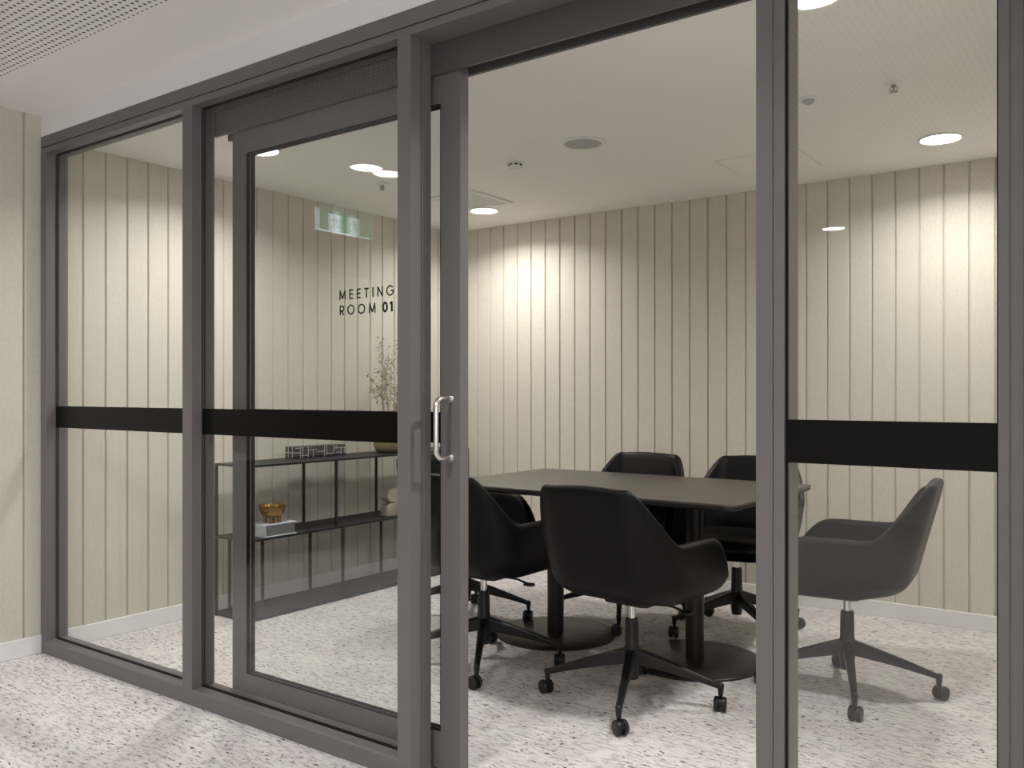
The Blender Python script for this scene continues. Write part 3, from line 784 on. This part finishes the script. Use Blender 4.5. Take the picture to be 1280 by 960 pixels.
c = (-2.617, 3.621, ZC)
sd = thing('smoke_detector', 'small white smoke detector on the ceiling left of the round speaker', 'smoke detector', c)
MB().lathe([(0, 0), (0.052, 0), (0.052, -0.010), (0.046, -0.014), (0, -0.014)], c, 32).build('base', M['white_plastic'], sd, smooth=40)
MB().lathe([(0.030, -0.014), (0.036, -0.018), (0.030, -0.040), (0.024, -0.043), (0, -0.044)], c, 32).build('dome', M['white_plastic'], sd, smooth=40)
mb = MB()
for k in range(8):
    a = k * PI / 4; x, y = c[0] + 0.0345 * math.cos(a), c[1] + 0.0345 * math.sin(a); t_ = Vector((-math.sin(a), math.cos(a))) * 0.007; n_ = Vector((math.cos(a), math.sin(a))) * 0.002
    mb.prism([(x - t_.x - n_.x, y - t_.y - n_.y), (x + t_.x - n_.x, y + t_.y - n_.y), (x + t_.x + n_.x, y + t_.y + n_.y), (x - t_.x + n_.x, y - t_.y + n_.y)], ZC - 0.027, ZC - 0.021)
tag(mb.build('vents', M['gasket'], sd), 'dark sensing slots')

def sprinkler(x, y, label):
    c = (x, y, ZC); s = thing('fire_sprinkler', label, 'sprinkler', c, 'ceiling sprinklers')
    MB().lathe([(0.0, 0), (0.036, 0), (0.036, -0.003), (0.028, -0.009), (0.018, -0.012), (0, -0.012)], c, 28).build('rosette', M['white_plastic'], s, smooth=40)
    MB().lathe([(0, -0.010), (0.009, -0.010), (0.009, -0.020), (0.004, -0.022), (0.003, -0.036), (0, -0.036)], c, 14).build('nozzle', M['dull_steel'], s, smooth=40)
    mb = MB()
    for sg in (-1, 1): mb.tube([(x + sg * 0.008, y, ZC - 0.018), (x + sg * 0.016, y, ZC - 0.026), (x + sg * 0.004, y, ZC - 0.037)], 0.0022, 6)
    mb.build('frame_arms', M['dull_steel'], s)
    mb = MB(); mb.lathe([(0, -0.036), (0.007, -0.036), (0.007, -0.039), (0, -0.039)], c, 14)
    for k in range(12):
        a = k * PI / 6; mb.prism([(x + 0.006 * math.cos(a - .15), y + 0.006 * math.sin(a - .15)), (x + 0.016 * math.cos(a - .12), y + 0.016 * math.sin(a - .12)), (x + 0.016 * math.cos(a + .12), y + 0.016 * math.sin(a + .12)), (x + 0.006 * math.cos(a + .15), y + 0.006 * math.sin(a + .15))], ZC - 0.039, ZC - 0.0375)
    mb.build('deflector', M['dull_steel'], s)
sprinkler(-0.791, 3.548, 'ceiling sprinkler seen through the right-hand pane')
sprinkler(-3.501, 3.568, 'ceiling sprinkler seen through the sliding door, above the exit sign reflection')
c = (-1.113, 3.545, ZC)
ps = thing('ceiling_sensor', 'small round white sensor on the ceiling beside the right doorway post', 'sensor', c)
MB().lathe([(0, 0), (0.034, 0), (0.034, -0.004), (0.030, -0.008), (0, -0.008)], c, 28).build('base', M['white_plastic'], ps, smooth=40)
tag(MB().lathe([(0.024, -0.008), (0.022, -0.016), (0.012, -0.023), (0, -0.025)], c, 28).build('lens', M['grille_grey'], ps, smooth=50), 'grey domed lens')

# air vent
vx0, vx1, vy0, vy1 = -3.515, -3.185, 3.985, 4.385
v = thing('air_vent', 'square white ceiling air vent beside the far left downlight', 'vent', ((vx0 + vx1) / 2, (vy0 + vy1) / 2, ZC))
mb = MB(); fw = 0.028
mb.box(vx0, vx1, vy0, vy0 + fw, ZC - 0.012, ZC); mb.box(vx0, vx1, vy1 - fw, vy1, ZC - 0.012, ZC); mb.box(vx0, vx0 + fw, vy0 + fw, vy1 - fw, ZC - 0.012, ZC); mb.box(vx1 - fw, vx1, vy0 + fw, vy1 - fw, ZC - 0.012, ZC)
mb.build('frame', M['white_plastic'], v, bevel=0.003)
mb = MB(); k = 0; y = vy0 + fw + 0.01
while y < vy1 - fw - 0.02:
    mb.prism([(y, ZC - 0.001), (y + 0.003, ZC - 0.001), (y + 0.014, ZC - 0.011), (y + 0.011, ZC - 0.011)], vx0 + fw, vx1 - fw, 'x'); y += 0.018
mb.build('louvres', M['white_plastic'], v)
tag(MB().box(vx0 + fw, vx1 - fw, vy0 + fw, vy1 - fw, ZC - 0.001, ZC - 0.0002).build('backing', M['vent_dark'], v), 'grey duct behind the louvres')

# access panel flush in the ceiling, hairline joint
ax0, ax1, ay0, ay1 = -1.800, -1.380, 4.225, 4.620
a_ = thing('access_panel', 'flush white ceiling access panel with a hairline joint near the far wall', 'ceiling panel', ((ax0 + ax1) / 2, (ay0 + ay1) / 2, ZC), kind='structure')
MB().box(ax0 + 0.003, ax1 - 0.003, ay0 + 0.003, ay1 - 0.003, ZC - 0.0010, ZC + 0.003).build('panel', M['paint'], a_, bevel=0.0006)
mb = MB(); e = 0.0016
mb.box(ax0, ax1, ay0, ay0 + e, ZC - 0.0006, ZC); mb.box(ax0, ax1, ay1 - e, ay1, ZC - 0.0006, ZC); mb.box(ax0, ax0 + e, ay0 + e, ay1 - e, ZC - 0.0006, ZC); mb.box(ax1 - e, ax1, ay0 + e, ay1 - e, ZC - 0.0006, ZC)
tag(mb.build('joint', M['vent_dark'], a_), 'thin grey joint around the panel')

# ------------------------------------------------------------------ corridor things seen as reflections
# exit sign hung from the corridor ceiling, at right angles to the partition
ey0, ey1, ez0, ez1, ex = -0.291, 0.045, 2.315, 2.462, -4.60
es = thing('exit_sign', 'green and white exit sign hung from the corridor ceiling, reflected in the sliding door glass', 'exit sign', (ex, (ey0 + ey1) / 2, ZK))
MB().box(ex - 0.004, ex + 0.004, ey0 + 0.006, ey1 - 0.006, ez0 + 0.006, ez1).build('panel', M['exit_green'], es)
mb = MB(); mb.box(ex - 0.006, ex + 0.006, ey0, ey1, ez0, ez0 + 0.007); mb.box(ex - 0.006, ex + 0.006, ey0, ey0 + 0.007, ez0 + 0.007, ez1); mb.box(ex - 0.006, ex + 0.006, ey1 - 0.012, ey1, ez0 + 0.007, ez1)
tag(mb.build('edge', M['exit_white'], es), 'bright edge of the sign plate')
MB().box(ex - 0.02, ex + 0.02, ey0, ey1, ez1, ZK).build('housing', M['white_plastic'], es, bevel=0.002)
L = ey1 - ey0
def plate(f0, f1):   # fractions measured from the partition end, as read in the mirror
    return ey1 - f1 * L, ey1 - f0 * L
for f0, f1 in ((0.34, 0.64),):
    a, b = plate(f0, f1); MB().box(ex + 0.004, ex + 0.0055, a, b, ez0 + 0.010, ez1 - 0.020).build('white_panel', M['exit_white'], es)
def fig(name, segs, f0, f1, lab):
    a, b = plate(f0, f1); mb = MB(); W = b - a; Hh = ez1 - 0.020 - ez0 - 0.010
    for p, q_, w in segs:
        A = Vector((a + p[0] * W, ez0 + 0.010 + p[1] * Hh)); B = Vector((a + q_[0] * W, ez0 + 0.010 + q_[1] * Hh)); t_ = (B - A).normalized(); s_ = Vector((-t_.y, t_.x)) * w * Hh / 2
        mb.prism([tuple(A - s_), tuple(B - s_), tuple(B + s_), tuple(A + s_)], ex + 0.0055, ex + 0.0065, 'x')
    tag(mb.build(name, M['exit_mark'], es), lab)
fig('running_figure', [((.45, .88), (.58, .88), .13), ((.52, .80), (.48, .45), .12), ((.5, .74), (.9, .55), .06), ((.5, .72), (.2, .62), .06), ((.2, .62), (.12, .45), .05), ((.48, .45), (.75, .1), .07), ((.48, .45), (.28, .28), .07), ((.28, .28), (.08, .22), .07)], 0.34, 0.64, 'dark running figure pictogram')

# low dark lounge and stool down the corridor
sf = thing('lounge_sofa', 'low charcoal sofa down the corridor, reflected faintly in the sliding door glass', 'sofa', (-5.3, -0.9, 0))
MB().box(-5.75, -4.98, -2.0, 0.9, 0.14, 0.36).build('seat', M['dark_fabric'], sf, bevel=0.03, seg=3)
MB().box(-5.90, -5.66, -2.0, 0.9, 0.14, 0.66).build('backrest', M['dark_fabric'], sf, bevel=0.03, seg=3)
for y0, y1 in ((-2.16, -2.0), (0.9, 1.06)):
    MB().box(-5.90, -4.98, y0, y1, 0.14, 0.54).build('armrest', M['dark_fabric'], sf, bevel=0.03, seg=3)
for x in (-5.8, -5.08):
    for y in (-2.05, 0.95):
        MB().lathe([(0, 0), (0.016, 0), (0.022, 0.14), (0, 0.14)], (x, y, 0), 12).build('leg', M['black_wood'], sf, smooth=40)
st_ = thing('stool', 'slim dark wooden stool in the corridor, reflected in the sliding door glass', 'stool', (-4.55, -0.45, 0))
MB().lathe([(0, 0.42), (0.15, 0.42), (0.16, 0.43), (0.16, 0.445), (0.15, 0.455), (0, 0.455)], (-4.55, -0.45, 0), 28).build('seat', M['black_wood'], st_, smooth=40)
for k in range(4):
    a = PI / 4 + k * PI / 2
    MB().tube([(-4.55 + 0.15 * math.cos(a), -0.45 + 0.15 * math.sin(a), 0), (-4.55 + 0.11 * math.cos(a), -0.45 + 0.11 * math.sin(a), 0.425)], 0.012, 8).build('leg', M['black_wood'], st_, smooth=40)

# ------------------------------------------------------------------ camera, world, view
cd = bpy.data.cameras.new('camera'); cd.sensor_width = 36; cd.sensor_fit = 'HORIZONTAL'; cd.lens = 36 * 1098 / 1280
cd.shift_x = 0; cd.shift_y = 11 / 1280; cd.clip_start = 0.05
cam = bpy.data.objects.new('camera', cd); col.objects.link(cam)
cam.location = (0, 0, 1.2); cam.rotation_euler = (PI / 2, 0, math.atan2(0.5886, 0.8084))
scn.camera = cam
w = bpy.data.worlds.new('world'); scn.world = w; w.use_nodes = True
w.node_tree.nodes['Background'].inputs['Color'].default_value = (0.9, 0.92, 1.0, 1); w.node_tree.nodes['Background'].inputs['Strength'].default_value = 1.6
vs2 = scn.view_settings; vs2.view_transform = 'Standard'; vs2.look = 'None'; vs2.gamma = 1; vs2.use_curve_mapping = False; vs2.exposure = 0.54
scn.cycles.max_bounces = 12; scn.cycles.diffuse_bounces = 6; scn.cycles.transparent_max_bounces = 32; scn.cycles.use_denoising = True
